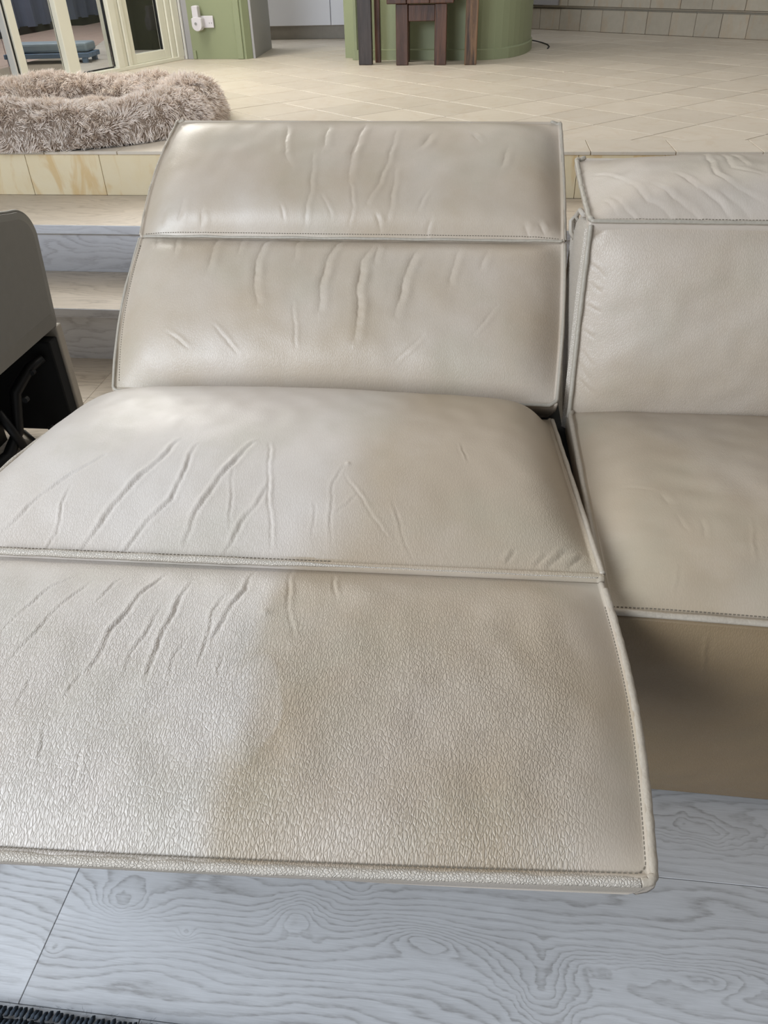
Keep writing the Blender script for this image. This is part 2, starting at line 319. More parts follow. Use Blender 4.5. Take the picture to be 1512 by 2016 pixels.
r.dirt = .82+.42*np.exp(-((r.u-.10)/.10)**2-((r.v-.48)/.30)**2)+.25*sstep((r.v-.75)/.3)+.12*vnoise(r.X*4, r.Y*4, 51)+.3*np.exp(-((r.u-.22)/.06)**2-((r.v-.72)/.12)**2)
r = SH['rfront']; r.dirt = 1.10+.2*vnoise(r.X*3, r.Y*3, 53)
for k in ('back', 'head'): SH[k].dirt = .74+.20*vnoise(SH[k].X*4, SH[k].Y*4, 55)
for k in ('rback', 'rhead'): SH[k].dirt = (.66 if k == 'rback' else .45)+.14*vnoise(SH[k].X*4, SH[k].Y*4, 57)

# ------------------------------------------------------------------ materials
def leather(name, tint=(1, 1, 1), rough=.43):
    t = NT(name); g = t.attr('suv', fac=False); dirt = t.attr('dirt'); gr = t.attr('grain'); P = t.pos()
    n1 = t.noise(P, 7, 4, .6); n2 = t.noise(P, 22, 5, .6); n3 = t.noise(P, 3.2, 3, .5)
    d = t.math('ADD', dirt, t.math('MULTIPLY', t.math('SUBTRACT', n1, .5), .55)); d = t.math('ADD', d, t.math('MULTIPLY', t.math('SUBTRACT', n2, .5), .22), clamp=True)
    q = lambda r, g_, b: (r*tint[0], g_*tint[1], b*tint[2], 1)
    c = t.mix(d, q(.575, .520, .465), q(.390, .312, .222))
    c = t.mix(t.math('MULTIPLY', t.ramp(n3, [(.42, 0), (.62, 1)]), .20), c, q(.50, .41, .335))
    c = t.mix(t.math('MULTIPLY', t.ramp(t.noise(P, 5.1, 4, .6), [(.5, 0), (.68, 1)]), .28), c, q(.36, .335, .25))
    wv = t.mapping(g, scale=(1, .38, 1)); warp = t.noise(wv, 60, 2, .5, color=True)
    wv2 = t.mix(.0045, wv, warp, 'ADD')
    v1 = t.vor(wv2, 340, 'DISTANCE_TO_EDGE'); v2 = t.vor(wv2, 560, 'DISTANCE_TO_EDGE')
    h = t.math('ADD', t.ramp(v1, [(0, 0), (.16, .75), (.5, 1)]), t.math('MULTIPLY', t.ramp(v2, [(0, 0), (.3, 1)]), .35))
    h = t.math('ADD', h, t.math('MULTIPLY', t.noise(wv, 95, 3), .8))
    st = t.math('MULTIPLY', gr, .50)
    nm = t.bump(h, st, .0012)
    pore = t.math('MULTIPLY', t.ramp(v1, [(0, 1), (.10, 0)]), t.math('MULTIPLY', gr, .24))
    c = t.mix(pore, c, q(.20, .16, .11))
    ro = t.math('ADD', rough, t.math('MULTIPLY', t.math('SUBTRACT', n2, .5), .16))
    return t.fin(c, ro, nm, .5)
M_L = leather('beige_leather'); M_LT = leather('worn_shade_tinted_leather', (.58, .51, .40), .45)  # second one is for the front panel: wear plus footrest shade in the tint
def grainy(name, col):
    t = NT(name); P = t.pos(); v = t.vor(t.mix(.004, P, t.noise(P, 60, 2, .5, color=True), 'ADD'), 330, 'DISTANCE_TO_EDGE'); h = t.ramp(v, [(0, 0), (.22, 1)])
    c = t.mix(t.math('MULTIPLY', t.ramp(v, [(0, 1), (.12, 0)]), .45), tuple(c_*(1) for c_ in col), tuple(c_*.55 for c_ in col[:3])+(1,))
    return t.fin(c, .42, t.bump(h, .55, .0014), .5)
M_LW = grainy('piping_leather', (.50, .445, .375, 1)); M_LP = plain('edge_piping_leather', (.36, .32, .26, 1), .5, nscale=160, var=.14, bump=.4)
M_LD = plain('worn_piping_leather', (.40, .345, .275, 1), .45, nscale=160, var=.16, bump=.5)
M_ST = plain('stitch_thread', (.17, .145, .11, 1), .8)
M_LB = plain('side_leather', (.40, .36, .30, 1), .5, nscale=60, var=.08, bump=.25)  # even beige leather for frames, pull loop and rear board
M_BK = plain('black_lining', (.006, .006, .006, 1), .9)
M_MT = plain('dark_metal', (.022, .022, .022, 1), .45, metal=.6)

def laminate(name, light, dark, bluish=0.0, ringscale=1.0, knots=(), freq=52.0, axis='xy', strength=1.0):
    """pale oak laminate with cathedral grain: contour lines of a smooth height field"""
    t = NT(name); P = t.pos(); x, y, z = t.sep(P)
    if axis == 'xz': y = z
    r = t.rnd()
    base = t.comb(x, t.math('MULTIPLY', y, 3.2), t.math('MULTIPLY', r, 11.0))
    if not knots: base = t.comb(t.math('ADD', x, t.math('MULTIPLY', r, 7.0)), t.math('MULTIPLY', y, 3.2), t.math('MULTIPLY', r, 11.0))
    f = t.math('MULTIPLY', y, freq)
    f = t.math('ADD', f, t.math('MULTIPLY', t.noise(base, 1.7, 2, .45), 15.0*ringscale))
    f = t.math('ADD', f, t.math('MULTIPLY', t.noise(base, 7.0, 2, .5), 2.2))
    for kx, ky, sx, sy, am in knots:
        wn = t.noise(P, 14, 3, .55, color=True); wx, wy, wz = t.sep(wn)
        dx = t.math('ADD', t.math('MULTIPLY', t.math('SUBTRACT', x, kx), 1/sx), t.math('MULTIPLY', t.math('SUBTRACT', wx, .5), 1.3)); dy = t.math('ADD', t.math('MULTIPLY', t.math('SUBTRACT', y, ky), 1/sy), t.math('MULTIPLY', t.math('SUBTRACT', wy, .5), 1.3))
        e = t.math('EXPONENT', t.math('MULTIPLY', t.math('ADD', t.math('MULTIPLY', dx, dx), t.math('MULTIPLY', dy, dy)), -1.0))
        f = t.math('ADD', f, t.math('MULTIPLY', e, am))
    f = t.math('ADD', f, t.math('MULTIPLY', t.noise(t.comb(t.math('MULTIPLY', x, 12), t.math('MULTIPLY', y, 90), 0), 1.6, 3, .6), .55))
    fr = t.math('FRACT', f)
    line = t.ramp(fr, [(0, 1), (.10, .85), (.30, .25), (.72, .0), (.90, .12), (1, 1)])
    fib = t.noise(t.comb(t.math('MULTIPLY', x, 9), t.math('MULTIPLY', y, 260), 0), 2.2, 4, .65)
    patch = t.noise(base, 4.0, 3, .5)
    amt = t.math('MULTIPLY', line, t.ramp(t.noise(t.comb(t.math('MULTIPLY', x, 30), t.math('MULTIPLY', y, 200), 0), 1.5, 3, .6), [(.30, .25), (.62, 1)]))
    amt = t.math('MULTIPLY', amt, t.ramp(patch, [(.30, .35), (.65, 1)]))
    c = t.mix(t.ramp(patch, [(.35, 0), (.7, 1)]), light, tuple(a*.80+b*.20 for a, b in zip(light, dark)))
    c = t.mix(t.math('MULTIPLY', t.ramp(fib, [(.35, 0), (.75, 1)]), .32*strength), c, dark)
    c = t.mix(t.math('MULTIPLY', amt, .88*strength), c, dark)
    c = t.mix(t.math('MULTIPLY', t.math('SUBTRACT', r, .5), .18), c, dark)
    nm = t.bump(t.math('ADD', fib, t.math('MULTIPLY', amt, -1.0)), .12, .0004)
    return t.fin(c, t.math('ADD', .40, t.math('MULTIPLY', fib, .12)), nm, .5)
KN = [(-.478, .537, .045, .026, 5.2), (-.219, .545, .040, .030, -4.6), (-.135, .600, .05, .03, 3.0), (-.025, .529, .055, .020, -3.6), (.135, .470, .050, .055, 5.0),
      (.330, .520, .13, .020, -3.8), (.398, .739, .085, .030, 5.5), (-.374, .500, .012, .010, 2.2), (-.56, .46, .015, .010, 1.6)]
M_FL = laminate('grey_oak_laminate', (.615, .615, .62, 1), (.27, .258, .248, 1), knots=KN, freq=70.0)
M_TR = laminate('warm_lit_laminate', (.70, .61, .50, 1), (.36, .29, .22, 1), strength=1.0, freq=34)  # same laminate as the floor, warm room light put into its colour
M_RI = laminate('blue_lit_laminate', (.80, .82, .87, 1), (.46, .46, .49, 1), axis='xz', strength=1.0, freq=36)  # same laminate again, bluish window light put into its colour

def stone(name, a, b, v, joint=False, vein=1.0, rough=.42):
    t = NT(name); P = t.pos(); r = t.rnd()
    Pm = t.mix(1.0, P, t.comb(t.math('MULTIPLY', r, 5.0), t.math('MULTIPLY', r, 3.0), r), 'ADD')
    n = t.noise(Pm, 6, 5, .6, .6); n2 = t.noise(Pm, 28, 4, .6)
    sv = t.noise(t.mapping(Pm, scale=(1, 1, .35)), 11, 4, .55, 1.4)
    c = t.mix(n, a, b); c = t.mix(t.math('MULTIPLY', t.ramp(sv, [(.52, 0), (.66, 1)]), .55*vein), c, v)
    c = t.mix(t.math('MULTIPLY', t.math('SUBTRACT', n2, .4), .25), c, (.75, .70, .62, 1))
    hsv = t.n('ShaderNodeHueSaturation'); t.put(hsv.inputs['Color'], c); t.put(hsv.inputs['Value'], t.math('ADD', .95, t.math('MULTIPLY', r, .10)))
    return t.fin(hsv.outputs[0], t.math('ADD', rough, t.math('MULTIPLY', n2, .15)), t.bump(n2, .08, .001), .5)
M_TI = stone('travertine_floor_tile', (.53, .465, .375, 1), (.64, .575, .49, 1), (.50, .40, .29, 1), vein=.6, rough=.36)
M_TV = stone('veined_travertine', (.68, .55, .33, 1), (.74, .65, .46, 1), (.56, .34, .10, 1), vein=1.0)
M_TW = stone('hearth_stone', (.34, .305, .245, 1), (.47, .42, .34, 1), (.42, .31, .20, 1), vein=.8, rough=.6)
M_GR = plain('tile_grout', (.30, .24, .17, 1), .9)
M_GN = plain('sage_green_paint', (.27, .30, .175, 1), .55, nscale=4, var=.05)
M_WH = plain('white_trim_paint', (.62, .61, .58, 1), .45, nscale=5, var=.04)
M_CR = plain('cream_frame_paint', (.80, .78, .66, 1), .35, nscale=5, var=.05)
M_GW = plain('grey_wall_paint', (.34, .33, .335, 1), .5, nscale=4, var=.04)
M_CB = plain('white_cabinet_lacquer', (.82, .82, .88, 1), .35, nscale=4, var=.02)
M_KB = plain('kickboard_laminate', (.33, .30, .26, 1), .5)
M_PL = plain('white_plastic', (.66, .63, .66, 1), .4, nscale=5, var=.03)
M_CH = plain('chrome', (.8, .8, .8, 1), .15, metal=1)
M_RB = plain('black_rubber', (.012, .012, .012, 1), .6)
def timber(name, a, b):
    t = NT(name); P = t.coord(); r = t.rnd()
    v = t.mapping(P, scale=(26, 26, 2.2)); n = t.noise(v, 1.3, 5, .65, .8)
    c = t.mix(t.ramp(n, [(.36, 0), (.60, 1)]), a, b)
    c = t.mix(t.math('MULTIPLY', r, .5), c, a)
    return t.fin(c, .42, t.bump(n, .6, .003), .5)
M_T1 = timber('rustic_red_timber', (.035, .014, .008, 1), (.13, .055, .030, 1))
M_T2 = timber('rustic_brown_timber', (.03, .016, .009, 1), (.24, .13, .06, 1))
M_T3 = timber('dark_grey_timber', (.022, .015, .013, 1), (.06, .042, .036, 1))
M_FT = plain('brown_wood_foot', (.12, .05, .025, 1), .4)
M_TC = plain('terracotta_paving', (.46, .33, .26, 1), .7, nscale=12, var=.15)
M_SD = plain('blue_grey_shade_cloth', (.11, .125, .165, 1), .8, nscale=3, var=.30)
M_OL = plain('dark_olive_render', (.028, .026, .015, 1), .8, nscale=3, var=.25)
M_BN = plain('pale_blue_bench_paint', (.30, .36, .40, 1), .5)
M_BB = plain('blue_bench_paint', (.12, .19, .29, 1), .5)
def glass(name):
    t = NT(name); t.b.inputs['Transmission Weight'].default_value = 1.0; t.b.inputs['IOR'].default_value = 1.25
    t.b.inputs['Base Color'].default_value = (.93, .95, .96, 1); t.b.inputs['Roughness'].default_value = 0.01
    return t.m
M_GL = glass('window_glass')

# ------------------------------------------------------------------ leather cushions
def cushion(key, name, parent, thick, back_in=0.02, label=None):
    s = SH[key]; P = s.points(); nv, nu = s.nv, s.nu; s._P = P
    V = P.reshape(-1, 3); idx = np.arange(nv*nu).reshape(nv, nu)
    # winding so that faces look along +n
    F = np.stack([idx[:-1, :-1], idx[1:, :-1], idx[1:, 1:], idx[:-1, 1:]], -1).reshape(-1, 4)
    ring = np.r_[idx[0, :], idx[1:, -1], idx[-1, -2::-1], idx[-2:0:-1, 0]]
    c = V[ring].mean(0); nr = len(ring); base = len(V)
    steps = [(0.25, 0.0), (0.6, .3), (1.0, 1.0)]; rings = [ring]; extra = []
    for fr, inn in steps:
        q = V[ring]; dirc = c-q; dirc -= (dirc@s.n)[:, None]*s.n; L = np.linalg.norm(dirc, axis=1, keepdims=True)
        extra.append(q+dirc/L*back_in*inn-s.n*thick*fr); rings.append(np.arange(nr)+base); base += nr
    cen = c-s.n*thick*1.05; V2 = np.vstack([V]+extra+[cen[None]]); Fs = [F]
    for a, b in zip(rings[:-1], rings[1:]):
        Fs.append(np.stack([np.roll(a, -1), a, b, np.roll(b, -1)], -1)[:, ::-1])
    last = rings[-1]; Fs.append(np.stack([last, np.full(nr, base), np.full(nr, base), np.roll(last, -1)], -1))
    F = np.vstack(Fs[:-1]); tri = np.stack([last, np.full(nr, base), np.roll(last, -1)], -1)
    ext = len(V2)-len(V)
    pad = lambda a, d: np.r_[a.ravel(), np.full(ext, d)]
    suv = np.vstack([np.stack([s.X.ravel(), s.Y.ravel(), 0*s.X.ravel()], -1), V2[len(V):]])
    Fall = np.vstack([F, np.stack([tri[:, 0], tri[:, 1], tri[:, 1], tri[:, 2]], -1)])
    me = bpy.data.meshes.new(name)
    quads = F; nq = len(quads); nt = len(tri)
    me.vertices.add(len(V2)); me.vertices.foreach_set('co', V2.astype(np.float32).ravel())
    li = np.r_[quads.ravel(), tri.ravel()].astype(np.int32); me.loops.add(len(li)); me.loops.foreach_set('vertex_index', li)
    me.polygons.add(nq+nt); me.polygons.foreach_set('loop_start', np.r_[np.arange(nq)*4, nq*4+np.arange(nt)*3].astype(np.int32))
    me.update(calc_edges=True)
    for n, a in (('dirt', pad(s.dirt, float(s.dirt.mean()))), ('grain', pad(s.grain, .3))):
        me.attributes.new(n, 'FLOAT', 'POINT').data.foreach_set('value', a.astype(np.float32))
    me.attributes.new('suv', 'FLOAT_VECTOR', 'POINT').data.foreach_set('vector', suv.astype(np.float32).ravel())
    me.validate()
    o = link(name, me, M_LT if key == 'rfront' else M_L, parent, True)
    if label: o['label'] = label
    return o
def path(s, pts, n=60, lift=0.0):
    """world points along a (u, v) polyline of sheet s"""
    q = np.array(pts, float); seg = np.r_[0, np.cumsum(np.linalg.norm(np.diff(q*[s.W, s.L], axis=0), axis=1))]
    t = np.linspace(0, seg[-1], n); us = np.interp(t, seg, q[:, 0]); vs_ = np.interp(t, seg, q[:, 1])
    return [s.at(a, b, lift) for a, b in zip(us, vs_)]
def piping(s, pts, r, parent, mat, n=150, flat=1.0, lift=0.0, wob=.0006, name='piping', taper=None):
    P = np.array(path(s, pts, n, lift)); k = np.arange(n)
    P = P+s.n*(wob*np.sin(k*.27+s.W*9)[:, None]*np.sin(k*.071)[:, None])
    rr = [r*(1+.07*math.sin(i*.31)*math.sin(i*.083))*(taper(i/(n-1)) if taper else 1) for i in range(n)]
    return MB().tube([tuple(p) for p in P], rr, 8, flat).build(name, mat, parent, True)
def stitches(s, pts, parent, pitch=.0052, ln=.0030, wd=.0011, lift=.0003):
    q = np.array(pts, float); L = np.linalg.norm(np.diff(q*[s.W, s.L], axis=0), axis=1).sum(); n = int(L/pitch)
    P = np.array(path(s, pts, n, lift)); mb = MB()
    for i in range(1, n-1):
        d = P[i+1]-P[i-1]; L2 = np.linalg.norm(d)
        if L2 < 1e-6: continue
        d /= L2; sd = np.cross(s.n, d); nn = s.n; c = P[i]; a = d*ln/2; b = sd*wd/2; h = nn*.0005
        vs_ = [c-a-b-h, c+a-b-h, c+a+b-h, c-a+b-h, c-a-b+h, c+a-b+h, c+a+b+h, c-a+b+h]
        mb.add(vs_, [(4, 5, 6, 7), (0, 1, 5, 4), (1, 2, 6, 5), (2, 3, 7, 6), (3, 0, 4, 7)])
    o = mb.build('stitching', M_ST, parent); o['kind'] = 'stuff'; return o

sofa = empty('reclining_sofa', (.17, 1.2, 0), 'large beige leather reclining sofa, left seat fully reclined with footrest raised, right seat upright', 'sofa')
def inv(o): o.matrix_parent_inverse = Matrix.Translation(-Vector(sofa.location)); return o
seat = cushion('seat', 'seat_cushion', sofa, .13, label='reclined seat cushion, paler on its left half')
foot = cushion('foot', 'footrest', sofa, .035, .012, label='raised footrest with pebbled grain and pale smears')
back = cushion('back', 'backrest', sofa, .09, label='reclined backrest cushion with gathered folds')
head = cushion('head', 'headrest', sofa, .08, label='tall flipped-up headrest cushion')
rseat = cushion('rseat', 'seat_cushion', sofa, .14, label='upright seat cushion with tan stains')
rfront = cushion('rfront', 'front_panel', sofa, .06, label='worn tan front panel down to the floor, shade put into its colour')
rback = cushion('rback', 'backrest', sofa, .13, label='upright backrest cushion')
rhead = cushion('rhead', 'headrest', sofa, .05, label='folded-down headrest with slanting creases')
for o in (seat, foot, back, head, rseat, rfront, rback, rhead): inv(o)
s = SH['foot']; fu = .0085/s.W; fv = .0095/s.L
e = .004
piping(s, [(0, 1-e), (1-fu*1.6, 1-e)], .0054, foot, M_LW, 320, .85, -.0022, .0006)
piping(s, [(1-fu*1.6, 1-e), (1-fu*.7, 1-fv*.25), (1-fu*.2, 1-fv*.8), (1-e/2, 1-fv*1.6), (1-e/2, .30), (1-e/2, .03)], .0050, foot, M_LD, 320, .85, -.0022, .0005)
stitches(s, [(0, 1-fv), (1-fu*1.8, 1-fv), (1-fu, 1-fv*1.8), (1-fu, .10)], foot)
s = SH['seat']
piping(s, [(.12, 1-.002), (.55, 1-.002), (.80, 1-.001), (.99, 1.0)], .0056, seat, M_LW, 220, .9, .001, .0005, name='front_lip', taper=lambda t: 1-.88*sstep((t-.38)/.3))
stitches(s, [(.05, 1-.0125/s.L), (.62, 1-.0125/s.L)], seat, lift=.0004)
piping(s, [(1-.002, .02), (1-.002, .5), (1-.002, .985)], .0042, seat, M_LD, 160, 1, .0005)
piping(s, [(.002, 0.02), (.002, .98)], .0045, seat, M_LW, 120)
piping(s, [(.03, .002), (.97, .002)], .004, seat, M_LD, 120)
s = SH['back']
piping(s, [(.0, .0), (.001, .5), (.002, .985), (.01, .998), (.5, .998), (.985, .998), (.998, .97), (.999, .5), (1, .0)], .0034, back, M_LP, 320, 1, 0, .0007)
stitches(s, [(.5/s.W*.012, .04), (.012/s.W, .95)], back, lift=.0003)
s = SH['head']
piping(s, [(.001, .99), (.001, .5), (.003, .02), (.02, .003)], .0032, head, M_LD, 160, 1, -.001, .0007)
piping(s, [(.975, .003), (.998, .02), (.999, .5), (1, .99)], .0036, head, M_LP, 160, 1, -.001, .0007)
piping(s, [(.01, .998), (.3, .998), (.7, .998), (.995, .998)], .0030, head, M_LP, 160, 1, -.001, .0008, name='seam_welt')
stitches(s, [(.01, .985), (.5, .985), (.99, .985)], head, lift=.0002)
s = SH['rseat']
piping(s, [(.06, .002), (.012, .010), (.002, .06), (.001, .5), (.001, .98)], .0048, rseat, M_LD, 140)
piping(s, [(.0, .998), (.35, .998), (1, .998)], .0052, rseat, M_LD, 160, .8, .0005, .0004, name='front_lip')
stitches(s, [(.0, 1-.013/s.L), (1, 1-.013/s.L)], rseat, lift=.0003)
s = SH['rback']
piping(s, [(.002, .0), (.001, .5), (.002, .99)], .0044, rback, M_LP, 140, 1, 0, .0007)
s = SH['rhead']
piping(s, [(.02, .004), (.002, .03), (.000, .5), (.001, .97), (.004, .998)], .0046, rhead, M_LP, 220, 1, 0, .0012)
piping(s, [(.002, .998), (.4, .998), (1, .998)], .0044, rhead, M_LP, 160, .8, 0, .0004, name='front_lip')
stitches(s, [(.01, 1-.010/s.L), (1, 1-.010/s.L)], rhead, lift=.0003)
for o in list(sofa.children):
    for c in o.children: c.matrix_parent_inverse = o.matrix_world.inverted() if False else Matrix.Identity(4)
# hidden bodies of the two modules, black gap fillers, side panel of the upright back
def sp(mb, name, mat, smooth=False, label=None):
    o = mb.build(name, mat, sofa, smooth); inv(o)
    if label: o['label'] = label
    return o
sp(MB().box(-.69, .12, .86, 1.42, .05, .335, .01), 'base_frame', M_BK)
sp(MB().box(-.66, .145, 1.300, 1.43, .336, .415, .003), 'base_frame', M_BK)  # black box added to close a bright gap behind the seat
sp(MB().box(.12, .24, 1.02, 1.60, .04, .40, .003), 'base_frame', M_BK)  # black box put in so the gap between the modules reads dark
sp(MB().box(.24, 1.0, .88, 1.56, .03, .315, .01), 'base_frame', M_LB)
sp(MB().box(.24, 1.0, 1.46, 1.60, .31, .735, .02), 'rear_frame', M_LB)
for sx in (-.66, .08): sp(MB().tube([(sx, 1.1, .30), (sx, .78, .36), (sx, .52, .41)], .011, 8), 'footrest_link', M_MT, True)
sp(MB().box(-.785, -.725, .545, .60, 0, .055, .006).box(-.77, -.74, .56, .585, .05, .40, .003), 'foot', M_FT, label='brown wooden foot')
# side panel of the upright back: a padded gusset between the front face and the rear shell
nb = 26
prof = [(1.352, .772), (1.40, .772), (1.46, .765), (1.505, .745), (1.525, .70), (1.53, .60), (1.52, .50), (1.50, .42), (1.44, .36), (1.315, .36), (1.302, .44), (1.318, .55), (1.336, .66)]
mb = MB(); A_ = [(.190, y, z) for y, z in prof]; B_ = [(.172+.003*(abs(z-.57) > .15), 1.40+(y-1.40)*.86, .58+(z-.58)*.94) for y, z in prof]; C_ = [(.26, y, z) for y, z in prof]
n = len(prof)
mb.add(A_+B_+C_, [(i, (i+1) % n, n+(i+1) % n, n+i) for i in range(n)]+[tuple(n+i for i in range(n))]+[((i+1) % n, i, 2*n+i, 2*n+(i+1) % n) for i in range(n)])
sp(mb, 'side_gusset', M_LW, False, 'pale narrow side of the upright backrest')
sp(MB().tube([(.176, y, z) for y, z in prof[1:8]], .0045, 8), 'piping', M_LW, True)
sp(MB().tube([(.178, 1.50, .700), (.168, 1.50, .715), (.166, 1.50, .735), (.172, 1.505, .742), (.180, 1.50, .735)], .004, 8), 'pull_tab', M_LB, True, 'small dark pull loop')
#NEXT
# ------------------------------------------------------------------ lower floor: laminate planks
floor = MB().box(-3.2, 3.0, -1.1, 2.46, -.06, -.0102).build('floor', M_RB); tag(floor, 'pale grey oak laminate plank floor under the sofa', None, 'structure')
y = .387-4*.271
shift = {.387: -.573}
k = 0
while y < 2.39:
    y1 = min(y+.271, 2.395); off = -.573 if abs(y-.387) < .01 else -.573+(.43*((k*7) % 3)+.21)
    if abs(y-.116) < .01: off = .9
    if abs(y-.658) < .01: off = 1.35
    x = off-3*1.30
    while x < 2.8:
        xa, xb = max(x, -3.1), min(x+1.30, 2.8)
        if xb-xa > .05:
            MB().box(xa+.0005, xb-.0005, y+.0005, y1-.0005, -.010, 0, .0006).build('plank', M_FL if y < 1.25 else M_TR, floor)  # rear planks use the copy tinted for warm light
        x += 1.30
    y += .271; k += 1

# ------------------------------------------------------------------ steps up to the tiled level
YR1, YT1, YR2, YT2, ZS1, ZS2, ZT = 2.387, 2.733, 2.733, 3.13, .191, .367, .534
step = empty('staircase', (0, 2.4, 0), 'two long laminate steps below the tiled floor', None, 'structure')
def sb(mb, name, mat): o = mb.build(name, mat, step); o.matrix_parent_inverse = Matrix.Translation((0, -2.4, 0)); return o
for (yr, yn, yb, z0, zt) in ((YR1, 2.365, YR2, 0, ZS1), (YR2, 2.711, YT2, ZS1, ZS2)):
    x = -3.0+(.3 if z0 else 0)
    while x < 2.7:
        x1 = x+1.9
        sb(MB().box(x+.0004, x1-.0004, yr, yr+.012, z0, zt-.032), 'riser', M_RI)
        sb(MB().box(x+.0004, x1-.0004, yn+.004, yb, zt-.012, zt, .001), 'tread', M_TR)
        sb(MB().box(x+.0004, x1-.0004, yn, yn+.020, zt-.031, zt-.0005, .0012), 'nosing', M_RI)
        x = x1
sb(MB().box(-3.0, 2.7, YR1+.012, 3.12, -.0, .17), 'carcass', M_RB)
sb(MB().box(-3.0, 2.7, YR2+.012, 3.12, .17, .352), 'carcass', M_RB)

# ------------------------------------------------------------------ tiled floor
tf = MB().box(-3.4, 3.2, 3.142, 8.9, .30, .5315).build('floor', M_GR); tag(tf, 'cream travertine tiled floor laid diagonally behind the sofa', None, 'structure')
def clip_poly(poly, planes):
    for (nx, ny, d) in planes:       # keep nx*x+ny*y <= d
        out = []
        for i in range(len(poly)):
            a, b = poly[i], poly[(i+1) % len(poly)]; da = nx*a[0]+ny*a[1]-d; db = nx*b[0]+ny*b[1]-d
            if da <= 0: out.append(a)
            if (da < 0 < db) or (db < 0 < da):
                q = da/(da-db); out.append((a[0]+(b[0]-a[0])*q, a[1]+(b[1]-a[1])*q))
        poly = out
        if len(poly) < 3: return []
    return poly
G = .30; gj = .0050; ax, ay = .873, 3.645; c45 = math.sqrt(.5)
full = None; cnt = 0
region = [(0, -1, -3.3325), (0, 1, 8.7), (1, -.30, .75), (-1, -.30, 1.15)]
for i in range(-24, 24):
    for j in range(-24, 24):
        cx = ax+(i+.5)*G*c45+(j+.5)*G*c45; cy = ay+(i+.5)*G*c45-(j+.5)*G*c45
        h = (G/2-gj/2)/c45
        poly = [(cx, cy-h), (cx+h, cy), (cx, cy+h), (cx-h, cy)]
        cl = clip_poly(poly, region)
        if len(cl) < 3: continue
        ar = .5*abs(sum(cl[q][0]*cl[(q+1) % len(cl)][1]-cl[(q+1) % len(cl)][0]*cl[q][1] for q in range(len(cl))))
        if ar < .004: continue
        whole = ar > .999*(G-gj)**2 and len(cl) == 4
        cnt += 1
        if whole:
            if full is None: full = MB().prism([(0, -h), (h, 0), (0, h), (-h, 0)], -.008, 0, .0012).mesh('tile'); full.materials.append(M_TI)
            o = bpy.data.objects.new('tile', full); COL.objects.link(o); o.parent = tf
            o.location = (cx, cy, ZT-random.uniform(0, .0008)); o.rotation_euler = (random.uniform(-.0012, .0012), random.uniform(-.0012, .0012), 0)
        else:
            MB().prism(cl, ZT-.008, ZT-.0004, .0008).build('tile', M_TI, tf)
x = .388-.303*9
while x < 1.9:
    MB().box(x+.0015, x+.3015, 3.118, 3.330, ZT-.012, ZT, .0015).build('border_tile', M_TI, tf)
    x += .303
x = -1.823-.31*3
while x < 2.0:
    MB().box(x+.0009, x+.3091, 3.130, 3.142, ZS2+.0005, ZT-.013, .001).build('riser_tile', M_TV, tf)
    x += .31

# ------------------------------------------------------------------ patio door in the angled left wall
DA = Vector((-2.20, 6.25, 0)); DB = Vector((-2.52, 5.25, 0)); dd = (DA-DB).normalized(); dn = Vector((dd.y, -dd.x, 0))   # dn points into the room
ang = math.atan2(dd.y, dd.x)
Md = Matrix.Translation((DA.x, DA.y, 0)) @ Matrix.Rotation(ang, 4, 'Z')      # local x = s along the wall, local -y = into the room
door = empty('door_1', (DA.x, DA.y, ZT), 'cream framed glazed patio door at upper left', None, 'structure')
def db(name, mat, s0, s1, d0, d1, z0, z1, ch=.002, parent=door):
    o = MB().box(s0, s1, d0, d1, z0, z1, ch, Md).build(name, mat, parent)
    o.matrix_parent_inverse = Matrix.Translation((-DA.x, -DA.y, -ZT)) if parent is door else Matrix.Identity(4); return o
ZH = 2.55
db('architrave', M_WH, .010, .075, -.018, .0, ZT, ZH); 
db('sill', M_CR, -1.9, 0.0, .0, .11, ZT, ZT+.022)
db('threshold_seal', M_RB, -1.9, -.70, .045, .055, ZT+.022, ZT+.030)
# right leaf
db('frame', M_CR, -.060, .010, .0, .09, ZT+.02, ZH, .004); db('frame', M_CR, -.115, -.066, .010, .07, ZT+.02, ZH, .004); db('stile', M_CR, -.185, -.120, .020, .06, ZT+.022, ZH, .004)
db('rail', M_CR, -.50, -.185, .020, .06, ZT+.022, ZT+.080, .004)
db('gasket', M_RB, -.192, -.185, .03, .05, ZT+.08, ZH, 0)
db('pane', M_GL, -.50, -.192, .037, .043, ZT+.078, ZH, 0)
# central post with its rebates
for s0, s1, d0, d1 in ((-.705, -.640, .000, .09), (-.634, -.600, .012, .08), (-.594, -.560, .004, .08), (-.554, -.500, .018, .07)):
    db('post', M_CR, s0, s1, d0, d1, ZT+.02, ZH, .005)
db('gasket', M_RB, -.712, -.705, .03, .05, ZT+.03, ZH, 0)
db('pane', M_GL, -1.055, -.712, .037, .043, ZT+.03, ZH, 0)
db('stile', M_CR, -1.155, -1.055, .000, .055, ZT+.02, ZH, .004)
db('pane', M_GL, -1.470, -1.155, .037, .043, ZT+.03, ZH, 0)
db('stile', M_CR, -1.525, -1.470, .006, .055, ZT+.02, ZH, .004); db('gasket', M_RB, -1.540, -1.525, .02, .055, ZT+.02, ZH, 0)
db('stile', M_WH, -1.556, -1.545, .01, .055, ZT+.02, ZH, .002)
db('pane', M_GL, -2.0, -1.556, .06, .066, ZT+.03, ZH, 0); db('stile', M_WH, -1.72, -1.66, .07, .10, ZT+.02, ZH, .004)
wl = MB().box(-3.6, -2.0, -.0, .10, .0, 2.9, 0, Md).build('wall_left', M_GN); tag(wl, 'green wall left of the patio door', None, 'structure')
